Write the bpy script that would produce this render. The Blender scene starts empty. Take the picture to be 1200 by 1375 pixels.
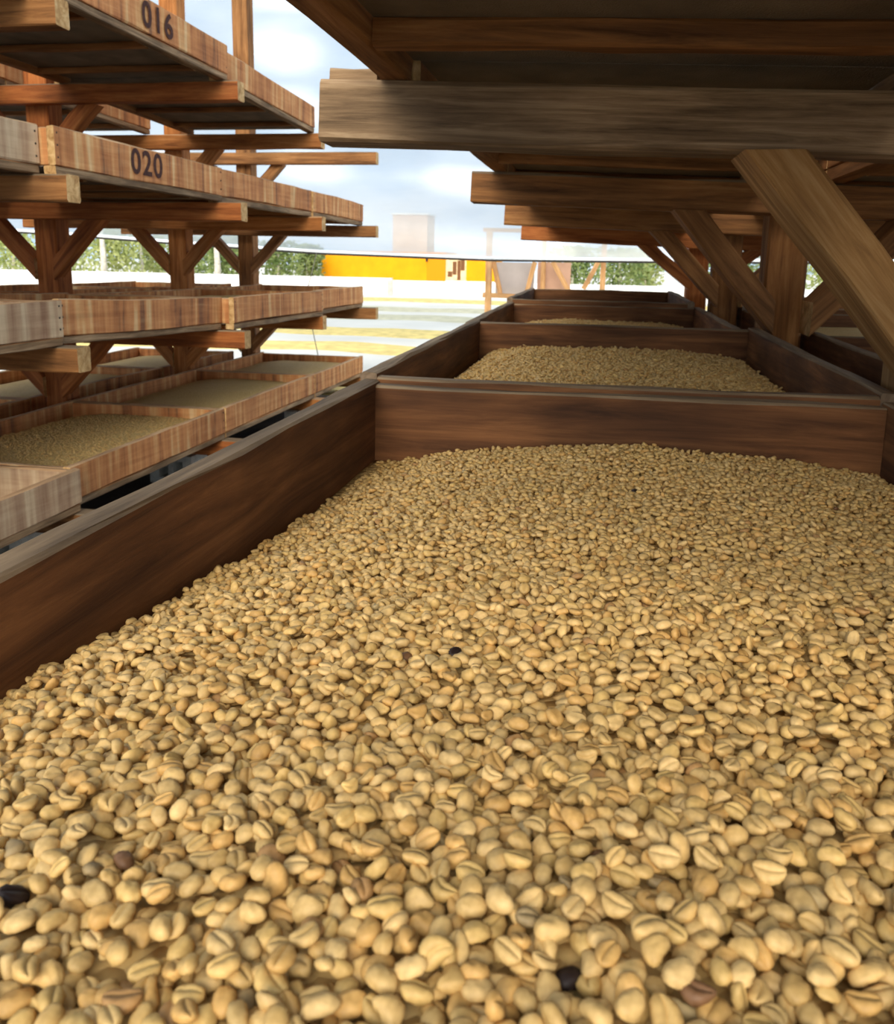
import bpy, math, random
import numpy as np
from mathutils import Matrix, Vector

random.seed(7); rng = np.random.default_rng(11)
scene = bpy.context.scene
COL = scene.collection
H = 1.30                                    # camera height over the ground

# ------------------------------------------------------------------ camera
F_PX, CX, CY, VX, VY, ROLL = 1150.0, 600.0, 575.0, 812.0, 352.0, -0.018
yc = Vector(((VX-CX)/F_PX, -(VY-CY)/F_PX, -1.0)).normalized()
hc = Vector((math.cos(ROLL), math.sin(ROLL), 0))
zc = hc.cross(yc).normalized()
if zc.y < 0: zc = -zc
xc = yc.cross(zc)
RM = Matrix((xc, yc, zc))                   # camera axes -> world axes
cam_d = bpy.data.cameras.new('camera'); cam = bpy.data.objects.new('camera', cam_d)
COL.objects.link(cam); scene.camera = cam
cam.matrix_world = Matrix.Translation((0, 0, H)) @ RM.to_4x4()
cam_d.sensor_fit = 'HORIZONTAL'; cam_d.sensor_width = 36.0
cam_d.lens = 36.0*F_PX/1200.0
# the frame is 1375 high and taller than wide, shift is in units of the larger side
cam_d.sensor_fit = 'AUTO'; cam_d.lens = 36.0*F_PX/1375.0
cam_d.shift_x = 0.0; cam_d.shift_y = (CY-687.5)/1375.0
cam_d.clip_start = 0.01; cam_d.clip_end = 500
cam_d.dof.use_dof = True; cam_d.dof.focus_distance = 0.75; cam_d.dof.aperture_fstop = 20

# ------------------------------------------------------------------ sky, sun, exposure
world = bpy.data.worlds.new('sky'); scene.world = world; world.use_nodes = True
wn = world.node_tree; wn.nodes.clear()
def N(t, kind, **kw):
    n = t.nodes.new(kind)
    for k, v in kw.items():
        if k in n.inputs: n.inputs[k].default_value = v
        else: setattr(n, k, v)
    return n
wo = N(wn, 'ShaderNodeOutputWorld'); wb = N(wn, 'ShaderNodeBackground', Strength=1.28)
wt = N(wn, 'ShaderNodeTexCoord'); wm = N(wn, 'ShaderNodeMapping'); wm.inputs['Scale'].default_value = (1.6, 1.6, 3.6)
wz = N(wn, 'ShaderNodeTexNoise', Scale=2.1, Detail=7.0, Roughness=0.55, Distortion=0.4)
wr = N(wn, 'ShaderNodeValToRGB')
e = wr.color_ramp.elements
e[0].position = 0.38; e[0].color = (0.30, 0.45, 0.64, 1)
e[1].position = 0.72; e[1].color = (1.0, 0.98, 0.94, 1)
m_ = wr.color_ramp.elements.new(0.53); m_.color = (0.60, 0.69, 0.79, 1)
wn.links.new(wt.outputs['Generated'], wm.inputs['Vector']); wn.links.new(wm.outputs['Vector'], wz.inputs['Vector'])
wn.links.new(wz.outputs['Fac'], wr.inputs['Fac']); wn.links.new(wr.outputs['Color'], wb.inputs['Color'])
wn.links.new(wb.outputs['Background'], wo.inputs['Surface'])

sun_d = bpy.data.lights.new('sun_offscreen', 'SUN'); sun = bpy.data.objects.new('sun_offscreen', sun_d); COL.objects.link(sun)
sun_d.energy = 3.1; sun_d.color = (1.0, 0.93, 0.80); sun_d.angle = math.radians(40)
sd = Vector((-0.02, 0.90, -0.40)).normalized()          # travelling from behind the camera
sun.rotation_euler = sd.to_track_quat('-Z', 'Y').to_euler(); sun.location = (0, -6, 12)

vs = scene.view_settings
vs.view_transform = 'Standard'; vs.look = 'None'; vs.gamma = 1.0; vs.exposure = 0.42; vs.use_curve_mapping = False

# ------------------------------------------------------------------ pixel helpers (direction from a pixel, depth from a known plane)
def ray(px, py): return RM @ Vector(((px-CX)/F_PX, -(py-CY)/F_PX, -1.0))
def onY(px, py, Y): r = ray(px, py); r = r*(Y/r.y); return Vector((r.x, r.y, r.z+H))
def onG(px, py, z=0.0): r = ray(px, py); r = r*((z-H)/r.z); return Vector((r.x, r.y, z))

# ------------------------------------------------------------------ materials
def mat(name):
    m = bpy.data.materials.new(name); m.use_nodes = True
    t = m.node_tree; b = t.nodes['Principled BSDF']
    return m, t, b
def ramp(t, stops):
    r = N(t, 'ShaderNodeValToRGB'); el = r.color_ramp.elements
    while len(el) > 1: el.remove(el[-1])
    el[0].position = stops[0][0]; el[0].color = (*stops[0][1], 1)
    for p, c in stops[1:]:
        q = el.new(p); q.color = (*c, 1)
    return r
def S(r, g, b):
    f = lambda v: (v/255/12.92) if v/255 <= 0.04045 else ((v/255+0.055)/1.055)**2.4
    return (f(r), f(g), f(b))
def coords(t, scale, rnd=True):
    tc = N(t, 'ShaderNodeTexCoord'); mp = N(t, 'ShaderNodeMapping'); mp.inputs['Scale'].default_value = scale
    if rnd:
        oi = N(t, 'ShaderNodeObjectInfo'); ml = N(t, 'ShaderNodeVectorMath', operation='SCALE'); ml.inputs[0].default_value = (37.0, 19.0, 23.0)
        t.links.new(oi.outputs['Random'], ml.inputs['Scale'])
        ad = N(t, 'ShaderNodeVectorMath', operation='ADD')
        t.links.new(tc.outputs['Object'], ad.inputs[0]); t.links.new(ml.outputs[0], ad.inputs[1])
        t.links.new(ad.outputs[0], mp.inputs['Vector'])
    else:
        t.links.new(tc.outputs['Object'], mp.inputs['Vector'])
    return mp
def wood(name, dark, mid, light, streaks=None, rough=0.75, grain=(2.2, 34, 34), blotch=0.5):
    m, t, b = mat(name)
    g = N(t, 'ShaderNodeTexNoise', Scale=1.0, Detail=10.0, Roughness=0.70, Distortion=0.5)
    t.links.new(coords(t, grain).outputs[0], g.inputs['Vector'])
    r = ramp(t, [(0.30, dark), (0.50, mid), (0.70, light)])
    t.links.new(g.outputs['Fac'], r.inputs['Fac'])
    out = r.outputs['Color']
    n2 = N(t, 'ShaderNodeTexNoise', Scale=4.5, Detail=3.0)
    t.links.new(coords(t, (0.7, 1, 1)).outputs[0], n2.inputs['Vector'])
    r2 = ramp(t, [(0.34, (0.45, 0.42, 0.40)), (0.62, (1.12, 1.08, 1.05))])
    t.links.new(n2.outputs['Fac'], r2.inputs['Fac'])
    mx = N(t, 'ShaderNodeMix', data_type='RGBA', blend_type='MULTIPLY'); mx.inputs[0].default_value = blotch
    t.links.new(out, mx.inputs[6]); t.links.new(r2.outputs['Color'], mx.inputs[7]); out = mx.outputs[2]
    if streaks:
        n3 = N(t, 'ShaderNodeTexNoise', Scale=1.0, Detail=4.0, Roughness=0.6)
        t.links.new(coords(t, (17, 1.2, 1.2)).outputs[0], n3.inputs['Vector'])
        r3 = ramp(t, streaks)
        t.links.new(n3.outputs['Fac'], r3.inputs['Fac'])
        m3 = N(t, 'ShaderNodeMix', data_type='RGBA', blend_type='MIX'); m3.inputs[0].default_value = 0.62
        t.links.new(out, m3.inputs[6]); t.links.new(r3.outputs['Color'], m3.inputs[7]); out = m3.outputs[2]
    t.links.new(out, b.inputs['Base Color'])
    b.inputs['Roughness'].default_value = rough; b.inputs['Specular IOR Level'].default_value = 0.25
    bp = N(t, 'ShaderNodeBump', Strength=0.35, Distance=0.004)
    t.links.new(g.outputs['Fac'], bp.inputs['Height']); t.links.new(bp.outputs[0], b.inputs['Normal'])
    return m
W_BROWN = wood('brown_timber', S(84, 54, 28), S(146, 98, 54), S(184, 132, 80))
W_ORANGE = wood('orange_timber', S(118, 68, 30), S(178, 112, 56), S(208, 146, 86))
W_GREY = wood('weathered_timber', S(88, 68, 46), S(146, 118, 86), S(188, 160, 124), blotch=0.8, grain=(3.4, 64, 64))
W_GOLD = wood('golden_timber', S(110, 76, 40), S(166, 122, 70), S(196, 156, 102), blotch=0.6, grain=(2.6, 40, 40))
W_TOP = wood('weathered_top_edge', S(84, 68, 50), S(128, 106, 80), S(166, 142, 110))
W_TAN = wood('tan_top_edge', S(140, 104, 72), S(190, 150, 108), S(220, 186, 144))
W_END = wood('end_grain', S(150, 104, 56), S(210, 168, 110), S(238, 206, 152), grain=(30, 30, 30))
W_ENDGREY = wood('grey_end_grain', S(92, 74, 56), S(136, 114, 90), S(172, 150, 122), grain=(30, 30, 30))
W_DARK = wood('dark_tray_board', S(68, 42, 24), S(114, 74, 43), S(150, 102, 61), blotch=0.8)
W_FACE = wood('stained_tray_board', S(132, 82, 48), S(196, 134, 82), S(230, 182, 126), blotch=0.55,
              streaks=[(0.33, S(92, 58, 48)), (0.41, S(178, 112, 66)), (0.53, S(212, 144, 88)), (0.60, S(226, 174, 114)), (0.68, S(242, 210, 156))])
W_FACE2 = wood('bleached_tray_board', S(140, 112, 84), S(190, 160, 126), S(222, 198, 162), blotch=0.6,
               streaks=[(0.34, S(146, 104, 78)), (0.5, S(188, 152, 118)), (0.66, S(224, 198, 160))])
W_PALE = wood('pale_new_timber', S(176, 124, 78), S(210, 160, 108), S(232, 190, 140))
W_REDBR = wood('reddish_timber', S(104, 54, 24), S(166, 96, 46), S(202, 130, 70))

def plain(name, c, rough=0.8, noise=0.0, scale=6.0, bump=0.0, bscale=60.0):
    m, t, b = mat(name)
    b.inputs['Roughness'].default_value = rough; b.inputs['Specular IOR Level'].default_value = 0.2
    if noise:
        n = N(t, 'ShaderNodeTexNoise', Scale=scale, Detail=6.0)
        t.links.new(coords(t, (1, 1, 1), False).outputs[0], n.inputs['Vector'])
        r = ramp(t, [(0.3, tuple(v*(1-noise) for v in c)), (0.7, tuple(min(1, v*(1+noise)) for v in c))])
        t.links.new(n.outputs['Fac'], r.inputs['Fac']); t.links.new(r.outputs['Color'], b.inputs['Base Color'])
    else: b.inputs['Base Color'].default_value = (*c, 1)
    if bump:
        v = N(t, 'ShaderNodeTexNoise', Scale=bscale, Detail=3.0)
        t.links.new(coords(t, (1, 1, 1), False).outputs[0], v.inputs['Vector'])
        bp = N(t, 'ShaderNodeBump', Strength=bump, Distance=0.01)
        t.links.new(v.outputs['Fac'], bp.inputs['Height']); t.links.new(bp.outputs[0], b.inputs['Normal'])
    return m
NETTING = plain('dark_netting', S(128, 114, 96), 0.9, 0.25, 9, 0.5, 300)
INK = plain('faded_ink', S(78, 52, 46), 0.9, 0.4, 60)
EARTH = plain('packed_earth', S(66, 52, 40), 0.95, 0.35, 3, 0.6, 30)
PATIO = plain('pale_concrete', S(226, 218, 204), 0.9, 0.10, 0.6, 0.2, 20)
PARAPET = plain('whitewash', S(238, 236, 230), 0.9, 0.05, 2)
CONCRETE = plain('grey_concrete', S(196, 192, 180), 0.9, 0.15, 14, 0.5, 90)
YELLOW = plain('yellow_paint', S(242, 160, 6), 0.7, 0.10, 1.5)
PEACH = plain('peach_render', S(214, 184, 160), 0.8, 0.08, 2)
MURAL = plain('cream_panel', S(232, 206, 160), 0.8, 0.25, 6)
MURALD = plain('brown_print', S(120, 80, 50), 0.8)
DARKM = plain('dark_metal', S(44, 40, 38), 0.6)
CORD = plain('grey_cord', S(120, 112, 100), 0.8)
HEM = plain('white_hem', S(236, 238, 240), 0.5)
BARK = plain('pale_bark', S(214, 204, 186), 0.9, 0.25, 8)
PINKSHEET = plain('pinkish_sheet', S(206, 164, 138), 0.7, 0.15, 3)
GREYSHEET = plain('greyish_sheet', S(190, 178, 172), 0.7, 0.12, 3)
DRYBEAN = plain('sunlit_coffee', S(232, 204, 128), 0.9, 0.18, 5, 0.8, 40)
DRYPALE = plain('pale_drying_coffee', S(206, 196, 164), 0.9, 0.15, 4, 0.8, 40)

def leafmat(name, a, c):
    m, t, b = mat(name)
    n = N(t, 'ShaderNodeTexNoise', Scale=2.2, Detail=3.0)
    t.links.new(coords(t, (1, 1, 1)).outputs[0], n.inputs['Vector'])
    r = ramp(t, [(0.35, a), (0.65, c)]); t.links.new(n.outputs['Fac'], r.inputs['Fac'])
    t.links.new(r.outputs['Color'], b.inputs['Base Color']); b.inputs['Roughness'].default_value = 0.6
    tr = N(t, 'ShaderNodeBsdfTranslucent'); t.links.new(r.outputs['Color'], tr.inputs['Color'])
    mx = N(t, 'ShaderNodeMixShader', Fac=0.4)
    t.links.new(b.outputs[0], mx.inputs[1]); t.links.new(tr.outputs[0], mx.inputs[2])
    t.links.new(mx.outputs[0], t.nodes['Material Output'].inputs['Surface'])
    return m
LEAF1 = leafmat('light_leaf', S(140, 152, 78), S(206, 208, 140))
LEAF2 = leafmat('mid_leaf', S(104, 126, 66), S(170, 180, 112))

def bean_material(name, bumpy=False):
    m, t, b = mat(name)
    a = N(t, 'ShaderNodeAttribute', attribute_name='tint')
    n = N(t, 'ShaderNodeTexNoise', Scale=260.0, Detail=4.0)
    t.links.new(coords(t, (1, 1, 1), False).outputs[0], n.inputs['Vector'])
    r = ramp(t, [(0.3, (0.80, 0.76, 0.70)), (0.65, (1.06, 1.05, 1.03))]); t.links.new(n.outputs['Fac'], r.inputs['Fac'])
    mx = N(t, 'ShaderNodeMix', data_type='RGBA', blend_type='MULTIPLY'); mx.inputs[0].default_value = 1.0
    t.links.new(a.outputs['Color'], mx.inputs[6]); t.links.new(r.outputs['Color'], mx.inputs[7])
    t.links.new(mx.outputs[2], b.inputs['Base Color'])
    b.inputs['Roughness'].default_value = 0.55; b.inputs['Specular IOR Level'].default_value = 0.3
    return m
BEAN = bean_material('parchment_bean')
def heap_material():
    m, t, b = mat('heaped_beans')
    v = N(t, 'ShaderNodeTexVoronoi', Scale=105.0)
    t.links.new(coords(t, (1, 1, 1), False).outputs[0], v.inputs['Vector'])
    r = ramp(t, [(0.0, S(198, 160, 98)), (0.5, S(206, 171, 108)), (1.0, S(214, 180, 120))])
    t.links.new(v.outputs['Color'], r.inputs['Fac']); t.links.new(r.outputs['Color'], b.inputs['Base Color'])
    bp = N(t, 'ShaderNodeBump', Strength=0.9, Distance=0.006, invert=True)
    t.links.new(v.outputs['Distance'], bp.inputs['Height']); t.links.new(bp.outputs[0], b.inputs['Normal'])
    b.inputs['Roughness'].default_value = 0.7; b.inputs['Specular IOR Level'].default_value = 0.2
    return m
HEAP = heap_material()
def film_material():
    m, t, b = mat('clear_plastic_film'); out = t.nodes['Material Output']; t.nodes.remove(b)
    tr = N(t, 'ShaderNodeBsdfTransparent'); tr.inputs['Color'].default_value = (0.86, 0.90, 0.94, 1)
    tl = N(t, 'ShaderNodeBsdfTranslucent'); tl.inputs['Color'].default_value = (0.72, 0.76, 0.80, 1)
    gl = N(t, 'ShaderNodeBsdfGlossy', Roughness=0.25); gl.inputs['Color'].default_value = (0.8, 0.8, 0.8, 1)
    n = N(t, 'ShaderNodeTexNoise', Scale=1.0, Detail=5.0)
    t.links.new(coords(t, (0.5, 0.5, 2.6), False).outputs[0], n.inputs['Vector'])
    r = ramp(t, [(0.35, (0.52, 0.52, 0.52)), (0.7, (0.72, 0.72, 0.72))]); t.links.new(n.outputs['Fac'], r.inputs['Fac'])
    a = N(t, 'ShaderNodeMixShader'); t.links.new(r.outputs['Color'], a.inputs['Fac'])
    t.links.new(tr.outputs[0], a.inputs[1]); t.links.new(tl.outputs[0], a.inputs[2])
    c = N(t, 'ShaderNodeMixShader', Fac=0.07); t.links.new(a.outputs[0], c.inputs[1]); t.links.new(gl.outputs[0], c.inputs[2])
    t.links.new(c.outputs[0], out.inputs['Surface'])
    return m
FILM = film_material()

# ------------------------------------------------------------------ object helpers
def tag(o, label=None, cat=None, group=None, kind=None):
    if label: o['label'] = label
    if cat: o['category'] = cat
    if group: o['group'] = group
    if kind: o['kind'] = kind
    return o
def empty(name, loc, rot=(0, 0, 0)):
    o = bpy.data.objects.new(name, None); COL.objects.link(o); o.location = loc; o.rotation_euler = rot
    o.empty_display_size = 0.05
    return o
def mesh_obj(name, verts, faces, mats, parent=None, idx=None, smooth=False, loc=(0, 0, 0)):
    me = bpy.data.meshes.new(name); me.from_pydata([tuple(v) for v in verts], [], faces)
    for m in (mats if isinstance(mats, (list, tuple)) else [mats]): me.materials.append(m)
    if idx is not None: me.polygons.foreach_set('material_index', idx)
    if smooth: me.polygons.foreach_set('use_smooth', [True]*len(me.polygons))
    me.update()
    o = bpy.data.objects.new(name, me); COL.objects.link(o); o.parent = parent; o.location = loc
    return o
def board(name, p0, p1, w, h, mats, parent=None, up=(0, 0, 1), warp=0.003, seg=7, ch=0.004, rough=0.0012, cuts=(None, None)):
    """sawn timber from p0 to p1 (centre line); w across, h along 'up'; chamfered, slightly warped; mats = side, top, end"""
    p0, p1 = Vector(p0), Vector(p1); d = p1-p0; L = d.length; x = d.normalized()
    u = Vector(up); y = u.cross(x).normalized(); z = x.cross(y)
    a, b = w/2, h/2; ch = min(ch, a*0.4, b*0.4)
    prof = [(a, -b+ch), (a, b-ch), (a-ch, b), (-a+ch, b), (-a, b-ch), (-a, -b+ch), (-a+ch, -b), (a-ch, -b)]
    ph = [random.uniform(0, 6.28) for _ in range(4)]; am = [random.gauss(0, warp) for _ in range(2)]
    V, Fc, I = [], [], []
    for i in range(seg+1):
        s = i/seg; bend = math.sin(math.pi*s)
        oy = am[0]*bend + warp*0.35*math.sin(9*s+ph[0]); oz = am[1]*bend + warp*0.35*math.sin(8*s+ph[1])
        for (py, pz) in prof:
            sh = 0.0
            for cut, wt in ((cuts[0], 1-s), (cuts[1], s)):
                if cut == 'level': sh -= wt*py*y.z/x.z
                elif cut == 'plumb': sh -= wt*py*y.x/x.x
            V.append(((s-0.5)*L+sh, py+oy+random.gauss(0, rough), pz+oz+random.gauss(0, rough)))
    for i in range(seg):
        for k in range(8):
            k2 = (k+1) % 8
            Fc.append((i*8+k, i*8+k2, (i+1)*8+k2, (i+1)*8+k)); I.append(1 if k in (1, 2, 3) else 0)
    Fc.append(tuple(range(7, -1, -1))); I.append(2)
    Fc.append(tuple(seg*8+k for k in range(8))); I.append(2)
    # orient outward
    Fc = [f[::-1] for f in Fc] if False else Fc
    o = mesh_obj(name, V, Fc, list(mats), parent, I)
    R = Matrix((x, y, z)).transposed()
    o.matrix_local = Matrix.Translation((p0+p1)/2) @ R.to_4x4()
    return o
def box(name, lo, hi, m, parent=None):
    (a, b, c), (d, e_, f) = lo, hi
    V = [(a, b, c), (d, b, c), (d, e_, c), (a, e_, c), (a, b, f), (d, b, f), (d, e_, f), (a, e_, f)]
    Fc = [(3, 2, 1, 0), (4, 5, 6, 7), (0, 1, 5, 4), (1, 2, 6, 5), (2, 3, 7, 6), (3, 0, 4, 7)]
    return mesh_obj(name, V, Fc, m, parent)
def tube(name, pts, r, m, parent=None, n=6):
    V, Fc = [], []
    pts = [Vector(p) for p in pts]
    for i, p in enumerate(pts):
        d = (pts[min(i+1, len(pts)-1)]-pts[max(i-1, 0)]).normalized()
        a = d.orthogonal().normalized(); b = d.cross(a); rr = r[i] if isinstance(r, (list, tuple)) else r
        for k in range(n):
            t = 6.28318*k/n; V.append(p+a*math.cos(t)*rr+b*math.sin(t)*rr)
    for i in range(len(pts)-1):
        for k in range(n):
            k2 = (k+1) % n; Fc.append((i*n+k, i*n+k2, (i+1)*n+k2, (i+1)*n+k))
    Fc.append(tuple(range(n-1, -1, -1))); Fc.append(tuple((len(pts)-1)*n+k for k in range(n)))
    return mesh_obj(name, V, Fc, m, parent, smooth=True)

# ------------------------------------------------------------------ the ground
g = box('patio_ground', (-90, -30, -0.3), (90, 140, -0.02), PATIO); tag(g, kind='structure')
g = box('earth_ground', (-10.0, -4, -0.02), (6.0, 7.75, 0.0), EARTH); tag(g, kind='structure')  # left stretch of dark earth added to cut light bouncing into the rack

# ------------------------------------------------------------------ racks
def rack(cx, frames, tiers, half, label, mats, post_w=0.14, tilt=0.0, brace=(0.26, 0.26), topz=3.9, brace_tiers=(1, 2, 3), by=0.06, bsec=(0.085, 0.085), shift=None, grey=None):
    """frames: list of Y; tiers: per tier, the height of the bearer tops (rel. camera) at each frame; one thing, its timbers are parts"""
    root = empty('drying_rack', (cx, frames[0], 0)); tag(root, label, 'rack')
    def L(p): return (p[0]-cx, p[1]-frames[0], p[2])
    for fi, Y in enumerate(frames):
        m = mats[fi % len(mats)]
        lean = random.uniform(-0.006, 0.006)
        board('post', L((cx, Y+0.115, 0.0)), L((cx+lean, Y+0.115, topz)), post_w, post_w, (m[0], m[0], m[2]), root, up=(0, 1, 0), seg=10, ch=0.008, warp=0.003)
        for ti, nodes in enumerate(tiers):
            zt = nodes[fi]
            if zt is None: continue
            bh = 0.10 if ti else 0.095
            jx = shift[fi] if shift else 0.0
            tl = tilt if ti in brace_tiers else 0.0
            zc_ = zt+H-bh/2
            mm = (W_GREY, W_GREY, W_ENDGREY) if grey == (fi, ti) else m
            board('bearer', L((cx-half+jx, Y, zc_+tl*(half-jx))), L((cx+half+jx, Y, zc_-tl*(half+jx))), 0.085, bh, mm, root, seg=10, warp=0.0012, ch=0.006)
            if ti in brace_tiers:
                zb = zt+H-bh
                bz = brace[1][fi] if isinstance(brace[1], (list, tuple)) else brace[1]
                for s in (-1, 1):
                    dz = -tl*s*(brace[0]+0.05)
                    board('brace', L((cx+s*(post_w*0.42), Y+by, zb-bz-0.02)), L((cx+s*(post_w*0.5+brace[0]), Y+by, zb+dz+0.002)), bsec[0], bsec[1], m, root, up=(0, 1, 0), seg=4, ch=0.005, cuts=('plumb', 'level'))
    return root
lm = [(W_ORANGE, W_TAN, W_END), (W_BROWN, W_TOP, W_END), (W_REDBR, W_TOP, W_END)]
LX = -3.20
LF = [1.565, 3.06, 4.54, 6.12, 7.40]
LN = [[-1.038, -1.038, -1.040, -1.046, -1.048], [-0.358, -0.363, -0.412, -0.428, -0.431], [0.290, 0.288, 0.284, 0.285, 0.274], [0.905, 0.908, 0.905, 0.860, 0.885]]
rack(LX, LF, LN, 1.20, 'brown timber rack of posts and braced bearers standing across the aisle', lm, shift=[0.0, 0.0, 0.05, -0.02, 0.04])
RX = 0.585
RF = [1.530, 2.932, 4.330, 5.69, 0.145]
RN = [[-1.10]*5, [-0.408, -0.400, -0.392, -0.384, -0.408], [0.262, 0.252, 0.236, 0.195, 0.262]]
rm = [(W_GOLD, W_GOLD, W_END), (W_BROWN, W_TOP, W_END), (W_BROWN, W_TOP, W_END), (W_REDBR, W_TOP, W_END)]
rr_ = rack(RX, RF, RN, 1.06, 'brown timber rack with a greyed front bearer and thick diagonal brace over the bean tray', rm, post_w=0.13, tilt=0.033,
           brace=(0.27, (0.305, 0.295, 0.265, 0.19, 0.305)), brace_tiers=(2,), by=-0.02, bsec=(0.072, 0.15), shift=(-0.022, 0.028, -0.02, -0.065, 0.0), grey=(0, 2))
def RL(p): return (p[0]-RX, p[1]-RF[0], p[2])
board('spacer', RL((-0.49, 1.55, H+0.311)), RL((-0.405, 1.55, H+0.308)), 0.05, 0.028, (W_GREY, W_GREY, W_ENDGREY), rr_, seg=2, warp=0.0, rough=0.0006)

# ------------------------------------------------------------------ trays
def nail(parent, y, z, x):
    V = [(0.0008, 0.0045*math.cos(1.0472*k), 0.0045*math.sin(1.0472*k)) for k in range(6)]+[(-0.002, 0.0045*math.cos(1.0472*k), 0.0045*math.sin(1.0472*k)) for k in range(6)]
    Fc = [tuple(range(6))]+[(k, k+6, (k+1) % 6+6, (k+1) % 6) for k in range(6)]
    o = mesh_obj('nail', V, Fc, DARKM)
    o.parent = parent
    # the board's own length axis is its local x, the aisle face its local -y
    o.matrix_local = Matrix.Translation((y, -x, z)) @ Matrix(((0, 1, 0), (-1, 0, 0), (0, 0, 1))).to_4x4()
    return o
def tray(name, loc, Wd, Ln, label, mats, hb=0.145, hs=0.036, rot=(0, 0, 0), slats=3, group=None, tb=0.03, warp=0.004, nails=False):
    """loc = centre of the underside; boards on a bottom frame of strips and slats with netting between"""
    root = empty(name, loc, rot); tag(root, label, 'tray', group)
    w, l = Wd/2, Ln/2; side, top, end = mats
    for s in (-1, 1):
        board('side_board', (s*(w-tb/2), -l, hs+hb/2), (s*(w-tb/2), l, hs+hb/2), tb, hb, mats, root, warp=warp, seg=9)
        if s > 0: root_side = bpy.context.scene.collection.objects[-1]
        if s > 0 and nails:
            for yy in (-l+0.018, l-0.018):
                for zz in (0.03, 0.075, 0.12): nail(root_side, yy, zz-hb/2, tb/2)
        board('end_board', (-w+tb, s*(l-tb/2), hs+hb/2-0.004), (w-tb, s*(l-tb/2), hs+hb/2-0.004), tb, hb-0.006, mats, root, warp=0.0015)
        board('bottom_strip', (s*(w-0.028), -l+0.004, hs/2), (s*(w-0.028), l-0.004, hs/2), 0.05, hs-0.002, (W_GREY if s > 0 else W_BROWN, W_BROWN, W_END), root, warp=0.0008)
    for i in range(slats):
        yy = (i-(slats-1)/2)*Ln*0.315
        board('slat', (-w+0.055, yy, hs/2-0.004), (w-0.055, yy, hs/2-0.004), 0.032, hs-0.008, (W_BROWN, W_BROWN, W_END), root, warp=0.003)
    n = box('netting', (-w+0.054, -l+0.001, hs-0.006), (w-0.054, l-0.001, hs-0.002), NETTING, root)
    return root

TIER = ['lowest', 'second', 'third', 'top']
BAY = ['first bay beside the aisle mouth', 'bay with the stencilled boards', 'bay before the end post', 'end bay by the sunlit patio']
LW = 0.97
# per tier, per bay: how far the tray is pushed towards the aisle
LS = [[0.05, 0.0, 0.0, 0.0], [0.02, 0.0, 0.07, 0.0], [-0.03, 0.03, -0.01, 0.0], [0.0, 0.08, 0.02, None]]
tray_at = {}
for ti in range(4):
    for bi in range(4):
        if LS[ti][bi] is None: continue
        y0, y1 = LF[bi]+0.004, LF[bi+1]-0.004
        if bi == 3: y1 = LF[4]+0.04
        if bi == 0: y0 = LF[0]-0.04
        za, zb_ = LN[ti][bi], LN[ti][bi+1]; sl_ = (zb_-za)/(LF[bi+1]-LF[bi])
        z = (za+sl_*(y0-LF[bi]), za+sl_*(y1-LF[bi]), LS[ti][bi])
        ln = y1-y0; rx = math.atan2(z[1]-z[0], ln)
        for side in (1, -1):
            cx = LX + side*(0.13+LW/2) + (z[2] if side > 0 else random.uniform(-0.015, 0.0))
            pale = (bi == 0)
            ms = (W_FACE2 if pale else W_FACE, W_TAN, W_END)
            look = 'bleached' if pale else 'red-brown stained'
            where = {1: 'aisle side', -1: 'far side'}[side]
            tl = 'top tier' if ti == 3 else TIER[ti]+' tier up' if ti else 'lowest tier'
            lab = f'{look} drying tray on {tl}, {where}, {["beside the rack mouth", "second along the rack", "third along the rack", "at the patio end"][bi]}'
            if ti == 3 and bi == 1 and side == 1: lab = 'red-brown stained drying tray numbered 016 on the top tier of the rack'
            if ti == 2 and bi == 1 and side == 1: lab = 'red-brown stained drying tray numbered 020 on the third tier up'
            tr = tray('drying_tray', (cx, (y0+y1)/2, H+(z[0]+z[1])/2+0.0015), LW, ln, lab, ms, rot=(rx, 0, 0), group='drying trays on the rack across the aisle', slats=3, nails=(side > 0))
            tray_at[('L', ti, bi, side)] = (tr, cx, y0, y1, H+(z[0]+z[1])/2)

def stencil(tr, txt, y, size, z=0.036+0.075):
    c = bpy.data.curves.new('stencil', 'FONT'); c.body = txt; c.size = size; c.extrude = 0.0004; c.offset = 0.003
    c.align_x = 'CENTER'; c.align_y = 'CENTER'; c.space_character = 1.15
    o = bpy.data.objects.new('stencil', c); COL.objects.link(o)
    me = bpy.data.meshes.new_from_object(o.evaluated_get(bpy.context.evaluated_depsgraph_get()))
    bpy.data.objects.remove(o); me.name = 'stencilled_number'; me.materials.append(INK)
    n = bpy.data.objects.new('stencilled_number', me); COL.objects.link(n)
    n['label'] = f'dark painted number {txt}'
    sb_ = [c for c in tr.children if c.name.startswith('side_board') and c.location.x > 0][0]; n.parent = sb_
    R = Matrix(((1, 0, 0), (0, 0, -1), (0, 1, 0)))
    n.matrix_local = Matrix.Translation((y, -0.0195, 0.0)) @ R.to_4x4() @ Matrix.Diagonal((1.12, 1.0, 1, 1))
for (key, txt, px, py) in ((('L', 3, 1, 1), '016', 211, 28), (('L', 2, 1, 1), '020', 197, 230)):
    tr, cx, y0, y1, zb = tray_at[key]
    r = ray(px, py); Y = r.y*((cx+LW/2)/r.x)
    stencil(tr, txt, Y-(y0+y1)/2, 0.150)

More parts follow.
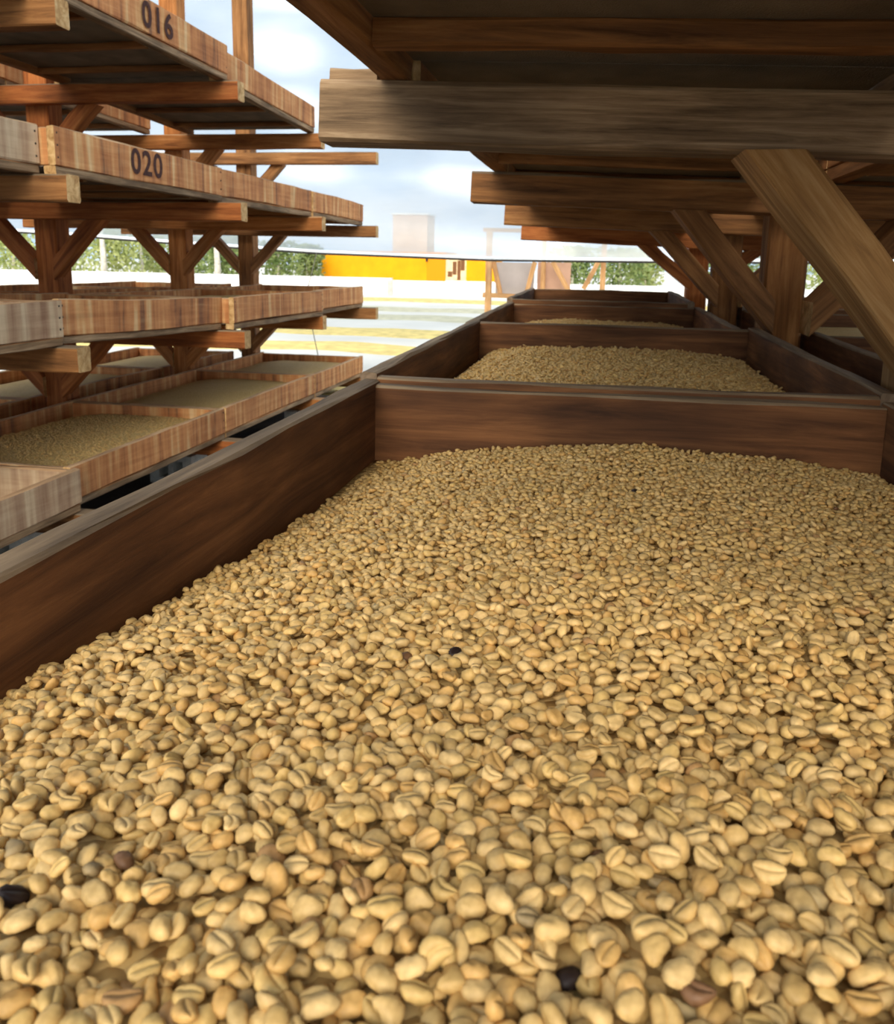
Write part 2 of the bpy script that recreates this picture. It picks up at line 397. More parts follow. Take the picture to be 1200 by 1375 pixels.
RS = [(0.115, 1.528), (1.532, 2.930), (2.934, 4.328), (4.332, 5.72)]
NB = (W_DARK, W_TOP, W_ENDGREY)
for bi, (y0, y1) in enumerate(RS):
    fa, fb = (RF[4], RF[0], RF[1], RF[2])[bi], RF[bi]
    def node(tier, y): na = RN[tier][(4, 0, 1, 2)[bi]]; return na+(RN[tier][bi]-na)*(y-fa)/(fb-fa)
    ym = (y0+y1)/2; zb = node(1, ym)+0.0015; sl0 = math.atan2(node(1, y1)-node(1, y0), y1-y0)
    nm = ['dark brown tray holding the big bean heap, open board top greyed', 'dark brown tray just beyond the big heap tray, holding a lower mound',
          'dark brown bean tray two along from the big heap', 'empty dark brown tray at the far end of the bean tray row'][bi]
    cx = [0.035, 0.030, 0.0, -0.02][bi]
    hb = [0.150, 0.162, 0.150, 0.172][bi]
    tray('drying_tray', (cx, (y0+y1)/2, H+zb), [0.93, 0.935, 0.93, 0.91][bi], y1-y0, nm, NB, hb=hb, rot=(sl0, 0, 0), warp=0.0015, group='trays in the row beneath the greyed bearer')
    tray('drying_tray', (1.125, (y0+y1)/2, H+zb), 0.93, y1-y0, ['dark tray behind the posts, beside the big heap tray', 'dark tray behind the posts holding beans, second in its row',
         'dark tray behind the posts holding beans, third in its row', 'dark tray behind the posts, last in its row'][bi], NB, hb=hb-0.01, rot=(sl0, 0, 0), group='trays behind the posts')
    xo = 0.045 if bi == 0 else 0.055
    sl = math.atan2(node(2, y1)-node(2, y0), y1-y0); zmid = node(2, ym)
    for (cx2, which) in ((xo, 'over the bean trays'), (1.125, 'behind the posts')):
        zz = zmid - 0.033*(cx2-RX)
        tray('drying_tray', (cx2, (y0+y1)/2, H+zz+0.002), 0.88 if cx2 < 1 else 0.93, y1-y0,
             f'overhead tray with dark netting underside {which}, {["first", "second", "third", "last"][bi]} in the row',
             (W_BROWN, W_TOP, W_END), rot=(sl, 0.033, 0), hs=0.045, group='overhead trays seen from below', slats=3)

# ------------------------------------------------------------------ beans
def bean_template(nd, nr, groove=True, bend=0.0, cup=0.0, fat=1.0, rs=None):
    V, Fc = [], []
    prof = []
    for k in range(nd+1):
        a = math.pi*k/nd
        prof.append((0.375*math.cos(a), 0.34*fat*math.sin(a)**0.9 if 0 < k < nd else 0.0))
    flat = [(-0.25, -0.115), (-0.055, -0.135), (0.0, -0.02), (0.055, -0.135), (0.25, -0.115)] if groove else [(-0.2, -0.12), (0.2, -0.12)]
    if groove == 'mid': flat = [(-0.16, -0.13), (0.0, -0.03), (0.16, -0.13)]
    prof += flat; n = len(prof)
    ss = [-math.cos(math.pi*(i+0.55)/(nr+0.1)) for i in range(nr)]
    wob = rs or (lambda i, k: 0)
    for i, s in enumerate(ss):
        q = (1-abs(s)**2.25)**0.5
        for k, (py, pz) in enumerate(prof):
            zz = pz
            if groove and k == nd+1+len(flat)//2: zz = -0.135+0.115*min(1, q*1.2)
            x = 0.5*s
            V.append((x, py*q*(1+wob(i, k)) + bend*(x*x*4-0.4), zz*q**0.85*(1+wob(i, k)) + cup*(x*x*4-0.4)))
    a0 = len(V); V.append((-0.5, bend*0.6, 0.05+cup*0.6)); V.append((0.5, bend*0.6, 0.05+cup*0.6))
    for i in range(nr-1):
        for k in range(n):
            k2 = (k+1) % n; Fc.append((i*n+k, (i+1)*n+k, (i+1)*n+k2)); Fc.append((i*n+k, (i+1)*n+k2, i*n+k2))
    for k in range(n):
        k2 = (k+1) % n
        Fc.append((a0, k, k2)); Fc.append((a0+1, (nr-1)*n+k2, (nr-1)*n+k))
    V = np.array(V, dtype=np.float32); Fc = np.array(Fc, dtype=np.int32)
    # outward orientation
    c = V.mean(0); nrm = np.cross(V[Fc[:, 1]]-V[Fc[:, 0]], V[Fc[:, 2]]-V[Fc[:, 0]])
    if np.sum(nrm*(V[Fc].mean(1)-c)) < 0: Fc = Fc[:, ::-1].copy()
    return V, Fc
def variants(nd, nr, groove, n, dents=True):
    out = []
    for i in range(n):
        rg = np.random.default_rng(100+i); tab = rg.normal(0, 0.075 if dents else 0.02, (nr, 20))
        b = [0, 0.05, 0.10, 0.20, 0.0, 0.14, -0.12, 0.26][i % 8]; c = [0, 0.05, -0.04, 0.0, 0.10, 0.0, 0.03, 0.0][i % 8]
        out.append(bean_template(nd, nr, groove, b, c, [1, 1.12, 0.9, 0.95, 1.2, 1.0, 1.3, 0.9][i % 8], lambda a, k: tab[a, k]))
    return out
LOD0 = variants(9, 8, True, 8); LOD1 = variants(6, 5, 'mid', 8); LOD2 = variants(4, 4, False, 8); LOD3 = variants(3, 3, False, 4)

def rotmats(n, rg, up_frac=0.6, sig=0.34):
    yaw = rg.uniform(0, 2*np.pi, n); ax = rg.uniform(0, 2*np.pi, n); tilt = np.abs(rg.normal(0, sig, n))
    flip = rg.random(n) > up_frac; tilt = np.where(rg.random(n) < 0.07, rg.uniform(0.6, 1.4, n), tilt)
    R = np.zeros((n, 3, 3))
    cy, sy = np.cos(yaw), np.sin(yaw)
    Rz = np.stack([np.stack([cy, -sy, 0*cy], -1), np.stack([sy, cy, 0*cy], -1), np.stack([0*cy, 0*cy, 1+0*cy], -1)], 1)
    k = np.stack([np.cos(ax), np.sin(ax), 0*ax], -1); c, s = np.cos(tilt), np.sin(tilt)
    K = np.zeros((n, 3, 3)); K[:, 0, 2] = k[:, 1]; K[:, 1, 2] = -k[:, 0]; K[:, 2, 0] = -k[:, 1]; K[:, 2, 1] = k[:, 0]
    Rt = np.eye(3)[None] + s[:, None, None]*K + (1-c)[:, None, None]*(K@K)
    Fl = np.tile(np.eye(3), (n, 1, 1)); Fl[flip] = np.diag([1, -1, -1])
    return Rt@Rz@Fl, flip
def smooth_noise(X, Y, seed, scale):
    rg = np.random.default_rng(seed); v = 0
    for i in range(7):
        a = rg.uniform(0, 6.28); f = scale*rg.uniform(0.6, 1.8); v = v+np.sin((X*np.cos(a)+Y*np.sin(a))*f+rg.uniform(0, 6.28))
    return v/7

def pack(x0, x1, y0, y1, target, n, seed, depth, res=0.0016, size=0.0112, cull=3):
    """drop beans one by one onto the lowest of a few spots so that they rest on each other"""
    rg = np.random.default_rng(seed)
    nx, ny = int((x1-x0)/res), int((y1-y0)/res)
    gx = x0+(np.arange(nx)+0.5)*res; gy = y0+(np.arange(ny)+0.5)*res
    TG = target(gx[None, :], gy[:, None]); hm = TG-depth; idm = -np.ones((ny, nx), np.int32)
    NO = 360; R, fl = rotmats(NO, rg); scl = size*np.clip(rg.normal(1, 0.10, NO), 0.78, 1.22)
    prof = []
    m = int(math.ceil(0.0070/res)); o = np.arange(-m, m+1)*res; DX, DY = np.meshgrid(o, o)
    for i in range(NO):
        a, b, c = scl[i]*np.array([0.5, 0.375, 0.235])
        A = R[i]@np.diag([1/a**2, 1/b**2, 1/c**2])@R[i].T
        cc = A[2, 2]; bb = 2*(A[0, 2]*DX+A[1, 2]*DY); q = A[0, 0]*DX**2+A[1, 1]*DY**2+2*A[0, 1]*DX*DY-1
        D = bb*bb-4*cc*q; ok = D > 0; rt = np.sqrt(np.maximum(D, 0))
        prof.append((ok, ((-bb-rt)/(2*cc))[ok], ((-bb+rt)/(2*cc))[ok]))
    out = np.zeros((n, 5))
    cand = np.stack([rg.integers(m, nx-m, (n, 12)), rg.integers(m, ny-m, (n, 12))], -1); oi = rg.integers(0, NO, n)
    rel = hm-TG
    for i in range(n):
        cx_, cy_ = cand[i, :, 0], cand[i, :, 1]
        k = np.argmin(rel[cy_, cx_]); ix, iy = cx_[k], cy_[k]
        ok, lo, up = prof[oi[i]]
        sl = (slice(iy-m, iy+m+1), slice(ix-m, ix+m+1))
        h = hm[sl][ok]; gap = h-lo
        gs = np.partition(gap, int(len(gap)*0.80)); z = gs[int(len(gap)*0.80)]
        if z-TG[iy, ix] > 0.0015: continue
        new = z+up; sub = hm[sl]; s2 = idm[sl]; r2 = rel[sl]; tg = TG[sl]
        win = new > h
        w = np.zeros_like(ok); w[ok] = win
        sub[w] = new[win]; s2[w] = i; r2[w] = sub[w]-tg[w]
        out[i] = (gx[ix], gy[iy], z, oi[i], scl[oi[i]])
    vis = np.bincount(idm[idm >= 0].ravel(), minlength=n)
    keep = vis >= cull
    return out[keep], R, fl, vis[keep]

def bean_tints(n, rg):
    base = np.array([S(208, 173, 112), S(202, 166, 104), S(213, 179, 120), S(206, 171, 106), S(199, 166, 108), S(200, 158, 94)])
    c = base[rg.integers(0, len(base), n)]*rg.normal(1, 0.06, (n, 1))
    g_ = rg.random(n); c[g_ < 0.006] = np.array(S(182, 158, 112)); c[(g_ > 0.006) & (g_ < 0.016)] = np.array(S(176, 134, 84))
    return np.clip(c, 0.01, 0.95)
def bean_mesh(name, P, R, tints, lod, var):
    """one mesh from many beans; P rows x y z orient size"""
    Vs, Fs, Cs, off = [], [], [], 0
    for v in range(len(lod)):
        sel = np.where(var == v)[0]
        if len(sel) == 0: continue
        tv, tf = lod[v]; n = len(sel)
        Rm = R[P[sel, 3].astype(int)]
        V = np.einsum('nij,vj->nvi', Rm, tv-np.array([0, 0, 0.10]))*P[sel, 4][:, None, None]+P[sel, :3][:, None, :]
        Vs.append(V.reshape(-1, 3)); Fs.append((tf[None]+(np.arange(n)*len(tv))[:, None, None]).reshape(-1, 3)+off); off += n*len(tv)
        Cs.append(np.repeat(tints[sel], len(tv), 0))
    return raw_mesh(name, np.concatenate(Vs), np.concatenate(Fs), np.concatenate(Cs))
def raw_mesh(name, V, Fc, C=None, m=BEAN):
    me = bpy.data.meshes.new(name); me.vertices.add(len(V)); me.vertices.foreach_set('co', V.astype(np.float32).ravel())
    me.loops.add(len(Fc)*3); me.loops.foreach_set('vertex_index', Fc.astype(np.int32).ravel())
    me.polygons.add(len(Fc)); me.polygons.foreach_set('loop_start', np.arange(0, len(Fc)*3, 3, dtype=np.int32))
    me.polygons.foreach_set('use_smooth', np.ones(len(Fc), dtype=bool))
    if C is not None:
        at = me.attributes.new('tint', 'FLOAT_COLOR', 'POINT')
        at.data.foreach_set('color', np.concatenate([C, np.ones((len(C), 1))], 1).astype(np.float32).ravel())
    me.materials.append(m); me.update(calc_edges=True); me.validate()
    return me
def heap_base(name, x0, x1, y0, y1, fz, zb, m, nx=40, ny=60):
    xs = np.linspace(x0, x1, nx); ys = np.linspace(y0, y1, ny); X, Y = np.meshgrid(xs, ys); Z = fz(X, Y)
    V = np.stack([X, Y, Z], -1).reshape(-1, 3)
    q = []
    for j in range(ny-1):
        for i in range(nx-1):
            a = j*nx+i; q += [(a, a+1, a+nx+1), (a, a+nx+1, a+nx)]
    ring = [i for i in range(nx)]+[j*nx+nx-1 for j in range(1, ny)]+[(ny-1)*nx+i for i in range(nx-2, -1, -1)]+[j*nx for j in range(ny-2, 0, -1)]
    b0 = len(V); B = V[ring].copy(); B[:, 2] = zb; V = np.concatenate([V, B])
    for k in range(len(ring)):
        k2 = (k+1) % len(ring); q += [(ring[k], b0+k, b0+k2), (ring[k], b0+k2, ring[k2])]
    return raw_mesh(name, V, np.array(q), None, m)

# --- the big heap in the open tray
Yk = [0.12, 0.25, 0.40, 0.56, 0.85, 1.15, 1.40, 1.50]; Zk = [-0.206, -0.207, -0.226, -0.238, -0.272, -0.298, -0.305, -0.310]
def zheap(X, Y):
    u = (X-0.06)/0.44
    zc_ = np.interp(Y, Yk, Zk)
    left = np.interp(Y, [0.1, 0.5, 1.0, 1.5], [0.060, 0.058, 0.055, 0.050]); right = np.interp(Y, [0.1, 0.8, 1.5], [0.05, 0.035, 0.022])
    drop = np.where(u < 0, left*np.abs(u)**2.3, right*np.abs(u)**2.3)
    fur = 0.007*smooth_noise(X, Y, 5, 16)+0.004*smooth_noise(X, Y, 9, 34)
    return H+zc_-drop+fur-0.004
bx0, bx1, by0, by1 = -0.397, 0.467, 0.15, 1.492
P, R, FL, VIS = pack(bx0, bx1, by0, by1, zheap, 29000, 3, 0.0105, cull=6, size=0.0103)
rgb_ = np.random.default_rng(21)
TI = bean_tints(len(P), rgb_)
VAR = rgb_.integers(0, 8, len(P))
VAR = np.where(rgb_.random(len(P)) < 0.45, rgb_.integers(0, 3, len(P)), VAR)
# screen position of every bean, to find the ones that show largest
RMn = np.array([list(r) for r in RM]); cc = (P[:, :3]-np.array([0, 0, H]))@RMn
sx = CX+F_PX*cc[:, 0]/-cc[:, 2]; sy = CY-F_PX*cc[:, 1]/-cc[:, 2]; dist = np.linalg.norm(cc, axis=1)
# dark and husk-stained beans where the photograph shows them
DARKPX = [(850, 661, 1), (610, 878, 1), (540, 880, 2), (393, 770, 1), (655, 717, 2), (1070, 852, 2), (1086, 1030, 2), (116, 1165, 3), (166, 1165, 2), (13, 1137, 3),
          (4, 1205, 1), (335, 1348, 3), (766, 1305, 1), (796, 1155, 2), (921, 958, 3), (880, 1187, 3), (950, 1328, 2), (763, 1190, 3), (505, 690, 2), (1120, 680, 2), (700, 1230, 3)]
dark = {}
for (px, py, kind) in DARKPX:
    d2 = (sx-px)**2+(sy-py)**2+(VIS < 12)*4000.0
    k = int(np.argmin(d2)); dark[k] = kind
    TI[k] = {1: S(44, 32, 28), 2: S(122, 88, 60), 3: S(156, 134, 96)}[kind]
infr = (sx > -10) & (sx < 1210) & (sy < 1390)
score = np.where(infr, VIS/(dist**2), 0.0)
order = np.argsort(-score)
single = list(order[:300]); sset = np.zeros(len(P), bool); sset[single] = True
rest = ~sset
near = rest & (dist < 0.46); mid = rest & (dist >= 0.46) & (dist < 0.82); far = rest & (dist >= 0.82)
parts = []
hr = empty('bean_heap', (0.035, 0.82, H-0.372))
tag(hr, 'large heap of pale parchment coffee beans filling the open tray', 'beans', kind='stuff')
def part_of(root, name, me, kind='stuff'):
    o = bpy.data.objects.new(name, me); COL.objects.link(o); o.parent = root; o.location = -Vector(root.location); tag(o, kind=kind); return o
bm_ = [bean_mesh('bean_layer', P[s], R, TI[s], l, VAR[s]) for s, l in ((near, LOD0), (mid, LOD1), (far, LOD2))]
part_of(hr, 'bean_layer', bm_[0]); part_of(hr, 'bean_layer', bm_[1]); part_of(hr, 'bean_layer', bm_[2])
part_of(hr, 'heap_core', heap_base('heap_core', -0.400, 0.470, 0.150, 1.494, lambda X, Y: np.maximum(zheap(X, Y)-0.011, H-0.366), H-0.370, HEAP))
LABS = {0: ('smooth pale coffee bean lying rounded side up in the heap', 'round side up coffee beans'),
        1: ('pale coffee bean lying flat side up, its crease showing', 'crease side up coffee beans'),
        2: ('pale coffee bean curved like a kidney in the heap', 'kidney curved coffee beans'),
        3: ('pale coffee bean tipped on its edge in the heap', 'coffee beans tipped on edge')}
for k in single:
    v = int(VAR[k]); tv, tf = LOD0[v]; Rk = R[int(P[k, 3])]
    V = ((tv-np.array([0, 0, 0.10]))@Rk.T)*P[k, 4]
    me = raw_mesh('coffee_bean', V, tf, np.repeat(TI[k][None], len(tv), 0))
    o = bpy.data.objects.new('coffee_bean', me); COL.objects.link(o); o.location = P[k, :3]
    upz = Rk[2, 2]
    if k in dark:
        lab = {1: 'blackened coffee bean among the pale ones', 2: 'brown stained coffee bean among the pale ones', 3: 'greyish husked coffee bean among the pale ones'}[dark[k]]
        tag(o, lab, 'bean', 'discoloured coffee beans')
    else:
        c = 2 if v in (3, 7) else 3 if abs(upz) < 0.6 else 0 if upz > 0 else 1
        tag(o, LABS[c][0], 'bean', LABS[c][1])

# --- mounds in the further trays of the row
def mound(name, cx, w, y0, y1, ztop, zside, zb, label, n, lod, seed, size=0.0112):
    def f(X, Y):
        u = np.abs((X-cx)/(w/2)); v = np.abs((Y-(y0+y1)/2)/((y1-y0)/2))
        return H+zside+(ztop-zside)*(1-u**3.4)*(1-0.35*v**3)+0.006*smooth_noise(X, Y, seed, 14)
    root = empty(name, (cx, (y0+y1)/2, H+zb)); tag(root, label, 'beans', kind='stuff')
    part_of(root, 'heap_core', heap_base('heap_core', cx-w/2, cx+w/2, y0, y1, lambda X, Y: f(X, Y)-(0.008 if n else 0), H+zb, HEAP, 30, 40))
    if n:
        Pm, Rm, _, vm = pack(cx-w/2+0.002, cx+w/2-0.002, y0+0.002, y1-0.002, f, n, seed, 0.010, res=0.0028, cull=1)
        rg = np.random.default_rng(seed+50)
        part_of(root, 'top_beans', bean_mesh('top_beans', Pm, Rm, bean_tints(len(Pm), rg), lod, rg.integers(0, len(lod), len(Pm))))
mound('bean_heap', 0.040, 0.82, 1.60, 2.885, -0.262, -0.298, -0.364, 'low mound of coffee beans in the tray just beyond the big heap', 9000, LOD3, 31)
mound('bean_heap', 0.000, 0.81, 2.98, 4.285, -0.262, -0.300, -0.355, 'dim shaded mound of coffee beans two trays beyond the big heap', 4000, LOD3, 32)
mound('bean_heap', 1.125, 0.85, 1.58, 2.885, -0.29, -0.33, -0.364, 'shaded coffee beans in the second tray behind the posts', 0, None, 33)
mound('bean_heap', 1.125, 0.85, 2.98, 4.285, -0.27, -0.30, -0.355, 'shaded coffee beans in the third tray behind the posts', 0, None, 34)
for (ti, bi, side, zt, zs, lab, n) in (
        (0, 1, 1, -0.895, -0.945, 'coffee beans in lowest aisle tray, second along the rack', 6000),
        (0, 2, 1, -0.905, -0.950, 'coffee beans in lowest aisle tray, third along the rack', 0),
        (0, 3, 1, -0.915, -0.955, 'grey shaded coffee beans in lowest aisle tray at the patio end', 0),
        (0, 1, -1, -0.92, -0.95, 'coffee beans in lowest far side tray, second along the rack', 0),
        (0, 2, -1, -0.92, -0.95, 'coffee beans in lowest far side tray, third along the rack', 0),
        (0, 3, -1, -0.92, -0.95, 'coffee beans in lowest far side tray at the patio end', 0),
        (1, 2, 1, -0.275, -0.33, 'thin layer of coffee beans in second tier tray, third along the rack', 0)):
    tr, cx, y0, y1, zb = tray_at[('L', ti, bi, side)]
    mound('bean_heap', cx, LW-0.063, y0+0.035, y1-0.035, zt, zs, zb-H+0.045, lab, n, LOD3, 40+bi+ti*4+side)

# ------------------------------------------------------------------ concrete blocks under the lowest bearers
def hollow_block(loc, label):
    w, d, h = 0.20, 0.14, loc[3]
    V, Fc = [], []
    # outer shell with two square holes through its width (X)
    ys = [-d/2-0.06, -0.075, -0.015, 0.015, 0.075, d/2+0.06]; zs = [0, 0.035, h-0.035, h]
    def q(a, b, c, e): n = len(V); V.extend([a, b, c, e]); Fc.append((n, n+1, n+2, n+3))
    for sx_ in (-w/2, w/2):
        for i in range(5):
            for j in range(3):
                if j == 1 and i in (1, 3): continue
                q((sx_, ys[i], zs[j]), (sx_, ys[i+1], zs[j]), (sx_, ys[i+1], zs[j+1]), (sx_, ys[i], zs[j+1]))
    for i in (1, 3):
        a, b, c, e = ys[i], ys[i+1], zs[1], zs[2]
        for (p, r_) in (((a, c), (b, c)), ((b, c), (b, e)), ((b, e), (a, e)), ((a, e), (a, c))):
            q((-w/2, *p), (w/2, *p), (w/2, *r_), (-w/2, *r_))
    for (p, r_) in (((ys[0], 0), (ys[5], 0)), ((ys[5], 0), (ys[5], h)), ((ys[5], h), (ys[0], h)), ((ys[0], h), (ys[0], 0))):
        q((-w/2, *p), (w/2, *p), (w/2, *r_), (-w/2, *r_))
    o = mesh_obj('concrete_block', V, Fc, CONCRETE, loc=loc[:3]); o.rotation_euler = (0, 0, math.pi/2); tag(o, label, 'block', 'footing blocks under the rack')
for fi, X, lab in ((1, -2.40, 'hollow concrete block under the bearer by the bleached lowest tray'), (2, -2.40, 'hollow concrete block under the bearer of the lowest stained trays'),
               (3, -2.18, 'hollow concrete block under the bearer before the patio end')):
    hollow_block((X, LF[fi], 0.0, H+LN[0][fi]-0.095), lab)

# ------------------------------------------------------------------ beyond the shed
# film curtain hung across the open end
CYp = 11.0
pts = [(-200, 296), (95, 315), (250, 327), (430, 339), (660, 348), (890, 350.5), (1200, 352), (1500, 358)]
bot = [onY(px, py, CYp) for px, py in pts]
bxs = np.array([p.x for p in bot]); bzs = np.array([p.z for p in bot])
ncx, ncz = 150, 26; V, Fc = [], []
for j in range(ncz):
    for i in range(ncx):
        x = -13+22*i/(ncx-1); zb = float(np.interp(x, bxs, bzs)); zz = zb+(6.2-zb)*(j/(ncz-1))
        y = CYp+0.03*math.sin(x*3.1+0.6*math.sin(zz*2))+0.02*math.sin(zz*9+x*0.8)
        V.append((x, y, zz))
for j in range(ncz-1):
    for i in range(ncx-1):
        a = j*ncx+i; Fc.append((a, a+1, a+ncx+1, a+ncx))
cu = empty('plastic_curtain', (0, CYp, 0)); tag(cu, 'translucent plastic film curtain hung across the open end', 'curtain')
o = mesh_obj('film', V, Fc, FILM, cu, smooth=True, loc=(0, -CYp, 0))
hp = [(x, CYp+0.03*math.sin(x*3.1), float(np.interp(x, bxs, bzs))) for x in np.linspace(-13, 9, 60)]
o = tube('hem', [(p[0], p[1]-CYp, p[2]+0.012) for p in hp], 0.020, HEM, cu)
o = tube('cable', [(p[0], p[1]-CYp, p[2]-0.016) for p in hp], 0.013, DARKM, cu)
for i, x in enumerate((-12.9, 8.9)):
    p = board('curtain_post', (x, 0.1, 0.0), (x, 0.1, 6.3), 0.12, 0.12, (W_BROWN, W_BROWN, W_END), cu, up=(0, 1, 0))
board('curtain_rail', (-13, 0.1, 6.25), (9, 0.1, 6.25), 0.10, 0.10, (W_BROWN, W_BROWN, W_END), cu)
a = onY(425, 340, 10.9); b = onG(430, 492)
o = tube('cord', [(a.x, 10.9, a.z), (a.x+0.02, 10.4, a.z*0.6), (b.x, b.y, 0.0)], 0.006, CORD); tag(o, 'thin cord running from the curtain hem to the ground', 'cord')

# coffee drying in long strips on the patio
def strip(name, c0, c1, x0, x1, m, label, h=0.07, skew=0.0):
    n1, n2 = 40, 8; V, Fc = [], []
    for i in range(n1):
        x = x0+(x1-x0)*i/(n1-1)
        for j in range(n2):
            s = j/(n2-1); e0 = 0.25*math.sin(x*0.9+c0)+0.12*math.sin(x*2.7); 
            y = c0+(c1-c0)*s+e0+skew*x
            V.append((x, y, -0.02+h*math.sin(math.pi*s)**0.6*(0.8+0.2*math.sin(x*3+j))))
    for i in range(n1-1):
        for j in range(n2-1):
            a = i*n2+j; Fc.append((a, a+n2, a+n2+1, a+1))
    o = mesh_obj(name, V, Fc, m, smooth=True); tag(o, label, 'beans', kind='stuff')
strip('coffee_strip', 11.5, 12.7, -11, 2.5, DRYBEAN, 'golden strip of coffee drying on the patio nearest the rack')
strip('coffee_strip', 14.4, 16.0, -12, 2.5, DRYBEAN, 'golden strip of coffee drying second along the patio')
strip('coffee_strip', 18.0, 19.6, -14, 3, DRYPALE, 'pale strip of coffee drying midway over the patio')
strip('coffee_strip', 21.5, 23.0, -15, 3, DRYPALE, 'pale strip of coffee drying beyond the midway strip')
strip('coffee_strip', 26.0, 28.0, -15, 4, DRYBEAN, 'golden strip of coffee drying beside the white parapet')
sb = box('drying_slab', (-2.44, 7.15, 0.0), (-1.30, 8.7, 0.10), PATIO); tag(sb, 'low pale slab of drying coffee at the rack end', 'slab')
st = heap_base('slab_coffee', -2.41, -1.33, 7.19, 8.66, lambda X, Y: 0.118+0.010*np.sin(X*7)*np.sin(Y*5), 0.100, DRYBEAN, 14, 18)
o = bpy.data.objects.new('coffee_layer', st); COL.objects.link(o); tag(o, 'thin golden coffee layer on the low slab', 'beans', kind='stuff')

# white parapet with a step
YW = 30.5
xs_ = onY(525, 380, YW).x
pw = empty('parapet_wall', (0, YW, 0)); tag(pw, 'low whitewashed parapet edging the far side of the patio', 'parapet')
box('parapet_section', (-30, 0, -0.02), (xs_, 0.25, 0.60), PARAPET, pw)
box('parapet_section', (xs_+0.02, -0.25, -0.02), (30, 0.0, 0.53), PARAPET, pw)
box('pilaster', (xs_-0.05, -0.32, -0.02), (xs_+0.12, -0.26, 0.53), CONCRETE, pw)

# yellow wall with a printed panel
YB = 40.0
def bx(px): return onY(px, 360, YB).x
yb = empty('yellow_building', (bx(540), YB, 0)); tag(yb, 'low bright yellow building behind the white parapet', 'building')
ox = bx(540)
box('facade', (bx(431)-ox, 0, -0.02), (bx(598)-ox, 3.0, 1.62), YELLOW, yb)
box('facade', (bx(626)-ox, 0.0, -0.02), (bx(664)-ox, 3.0, 1.50), YELLOW, yb)
box('side_panel', (bx(573)-ox, -0.04, 0.30), (bx(598)-ox, -0.001, 1.60), plain('deep_yellow', S(230, 142, 8), 0.7), yb)
pn = box('printed_panel', (bx(598)-ox, 0.05, 0.32), (bx(626)-ox, 0.12, 1.55), MURAL, yb)
for (cx_, w_, z0, z1) in ((604, 3, 0.5, 0.75), (610, 2.5, 0.6, 1.2), (616, 2.2, 0.35, 1.25), (621, 2.5, 0.8, 1.35)):
    box('brown_figure', (bx(cx_-w_)-ox, 0.035, z0), (bx(cx_+w_)-ox, 0.049, z1), MURALD, yb)
box('plinth', (bx(598)-ox, -0.02, -0.02), (bx(664)-ox, 0.2, 0.32), PARAPET, yb)
box('wall_lamp', (bx(572)-ox, -0.12, 1.18), (bx(574.5)-ox, -0.041, 1.42), DARKM, yb)
tb_ = empty('peach_tower', (onY(550, 340, 46).x, 46, 0)); tag(tb_, 'peach coloured tower block seen through the film', 'building')
box('facade', (-0.95, 0, -0.02), (0.95, 2, 3.6), PEACH, tb_); box('roof_slab', (-1.02, -0.06, 3.6), (1.02, 2.06, 3.68), PARAPET, tb_)

# pale timber frame standing on the patio
tf = empty('timber_frame', (-1.6, 13.2, 0)); tag(tf, 'pale timber trestle frame with plastic sheets standing on the patio', 'frame')
def fl(px, py, Y): p = onY(px, py, Y); return (p.x+1.6, p.y-13.2, p.z)
M3 = (W_PALE, W_PALE, W_END)
def stick(name, a, b, w): board(name, a, b, w, w, M3, tf, up=(0, 1, 0.01), seg=4)
x_ = fl(655, 400, 13.2)[0]; stick('post', (x_, 0, -0.02), (x_, 0, 1.75), 0.09)
x_ = fl(728, 400, 13.4)[0]; stick('post', (x_, 0.2, -0.02), (x_, 0.2, 1.75), 0.07)
x_ = fl(808, 400, 13.4)[0]; stick('post', (x_, 0.2, -0.02), (x_, 0.2, 1.75), 0.08)
a = fl(648, 396, 13.2); b = fl(715, 399, 13.2); stick('rail', (a[0], 0, a[2]), (b[0], 0, b[2]), 0.07)
a = fl(648, 348, 13.3); b = fl(860, 350, 13.3); stick('rail', (a[0], 0.1, 1.75), (b[0], 0.1, 1.75), 0.06)
for (p, q) in (((718, 352), (706, 398)), ((742, 352), (764, 392)), ((803, 352), (783, 388)), ((662, 350), (672, 398))):
    a = fl(*p, 13.3); b = fl(*q, 13.3); stick('diagonal', a, b, 0.07)
a = fl(666, 352, 13.5); b = fl(716, 396, 13.5); box('plastic_sheet', (a[0], 0.3, b[2]), (b[0], 0.31, a[2]), GREYSHEET, tf)
a = fl(722, 352, 13.5); b = fl(765, 392, 13.5); box('plastic_sheet', (a[0], 0.3, b[2]-0.2), (b[0], 0.31, a[2]), PINKSHEET, tf)

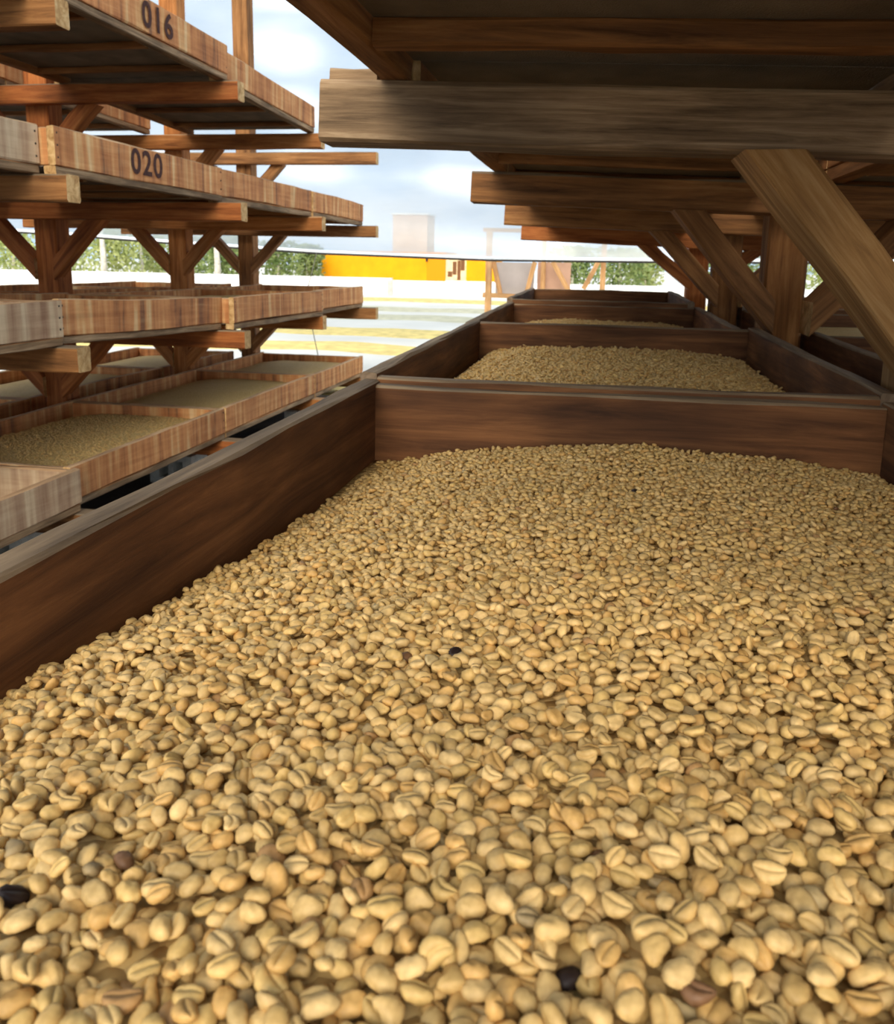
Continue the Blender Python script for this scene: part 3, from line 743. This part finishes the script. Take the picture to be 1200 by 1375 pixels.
# trees beyond the parapet
def sapling(x, y, h, spread, m, label, seed, n=1500, lean=0.0, tr_=0.09, ty=0.0):
    rg = np.random.default_rng(seed)
    root = empty('sapling', (x, y, -0.02)); tag(root, label, 'tree', 'trees beyond the parapet')
    tube('trunk', [(0, -ty, 0), (lean*0.5, 0.05-ty, h*0.5), (lean, -ty, h*0.95)], [tr_, tr_*0.85, tr_*0.5], BARK, root)
    c = np.stack([np.clip(rg.normal(0, spread*0.4, n), -spread*0.8, spread*0.8), np.clip(rg.normal(0, spread*0.3, n), -spread*0.55, spread*0.55), np.clip(rg.beta(2, 1.4, n)*h, 0.15, h)], -1)
    V, Fc = [], []
    for i in range(n):
        p = c[i]; a = Vector(rg.normal(0, 1, 3)).normalized(); b = a.orthogonal().normalized(); s = rg.uniform(0.05, 0.13)
        n0 = len(V); p = Vector(p)
        V.extend([p-a*s, p+b*s*0.5, p+a*s*1.1, p-b*s*0.5]); Fc.append((n0, n0+1, n0+2, n0+3))
    o = mesh_obj('foliage', V, Fc, m, root); tag(o, kind='stuff')
k = 0
for (px, Y, h, sp, m, lab) in (
        (20, 37, 2.3, 1.6, LEAF1, 'light green bushy tree seen beside the rack post, beyond the parapet'), (95, 38, 2.3, 1.5, LEAF1, 'light green bushy tree with hidden trunk beyond the parapet'),
        (155, 34, 2.4, 1.4, LEAF1, 'light green tree with a stout white trunk beyond the parapet'), (205, 36, 2.2, 1.3, LEAF1, 'light green tree between white trunks beyond the parapet'),
        (262, 35, 2.2, 1.3, LEAF2, 'mid green tree beyond the parapet under the numbered tray'), (305, 36, 2.2, 1.2, LEAF2, 'mid green slim trunked tree beyond the parapet'),
        (375, 37, 2.0, 1.2, LEAF2, 'mid green tree left of the yellow building'.replace('left of', 'next to')), (415, 37, 1.9, 0.8, LEAF2, 'small mid green tree touching the yellow building'),
        (770, 40, 1.9, 1.2, LEAF2, 'mid green tree behind the pale timber frame'), (835, 37, 1.9, 1.4, LEAF2, 'rounded mid green tree past the pale timber frame'),
        (868, 38, 1.8, 0.9, LEAF1, 'light green tree close to the rack posts'), (990, 38, 1.9, 1.5, LEAF2, 'mid green tree seen between two rack posts'),
        (1120, 36, 1.9, 1.4, LEAF1, 'light green tree seen past the rack brace'), (1190, 38, 2.1, 1.6, LEAF2, 'mid green tree seen past the thick brace')):
    k += 1; Y = 33.5+(k % 3)*2.6; p = onY(px, 350, Y)
    sapling(p.x, Y, h, sp, m, lab, 60+k, lean=random.uniform(-0.15, 0.15), tr_=0.15 if px in (155, 305) else 0.08, ty=0.9 if px in (155, 205, 305) else 0.2)
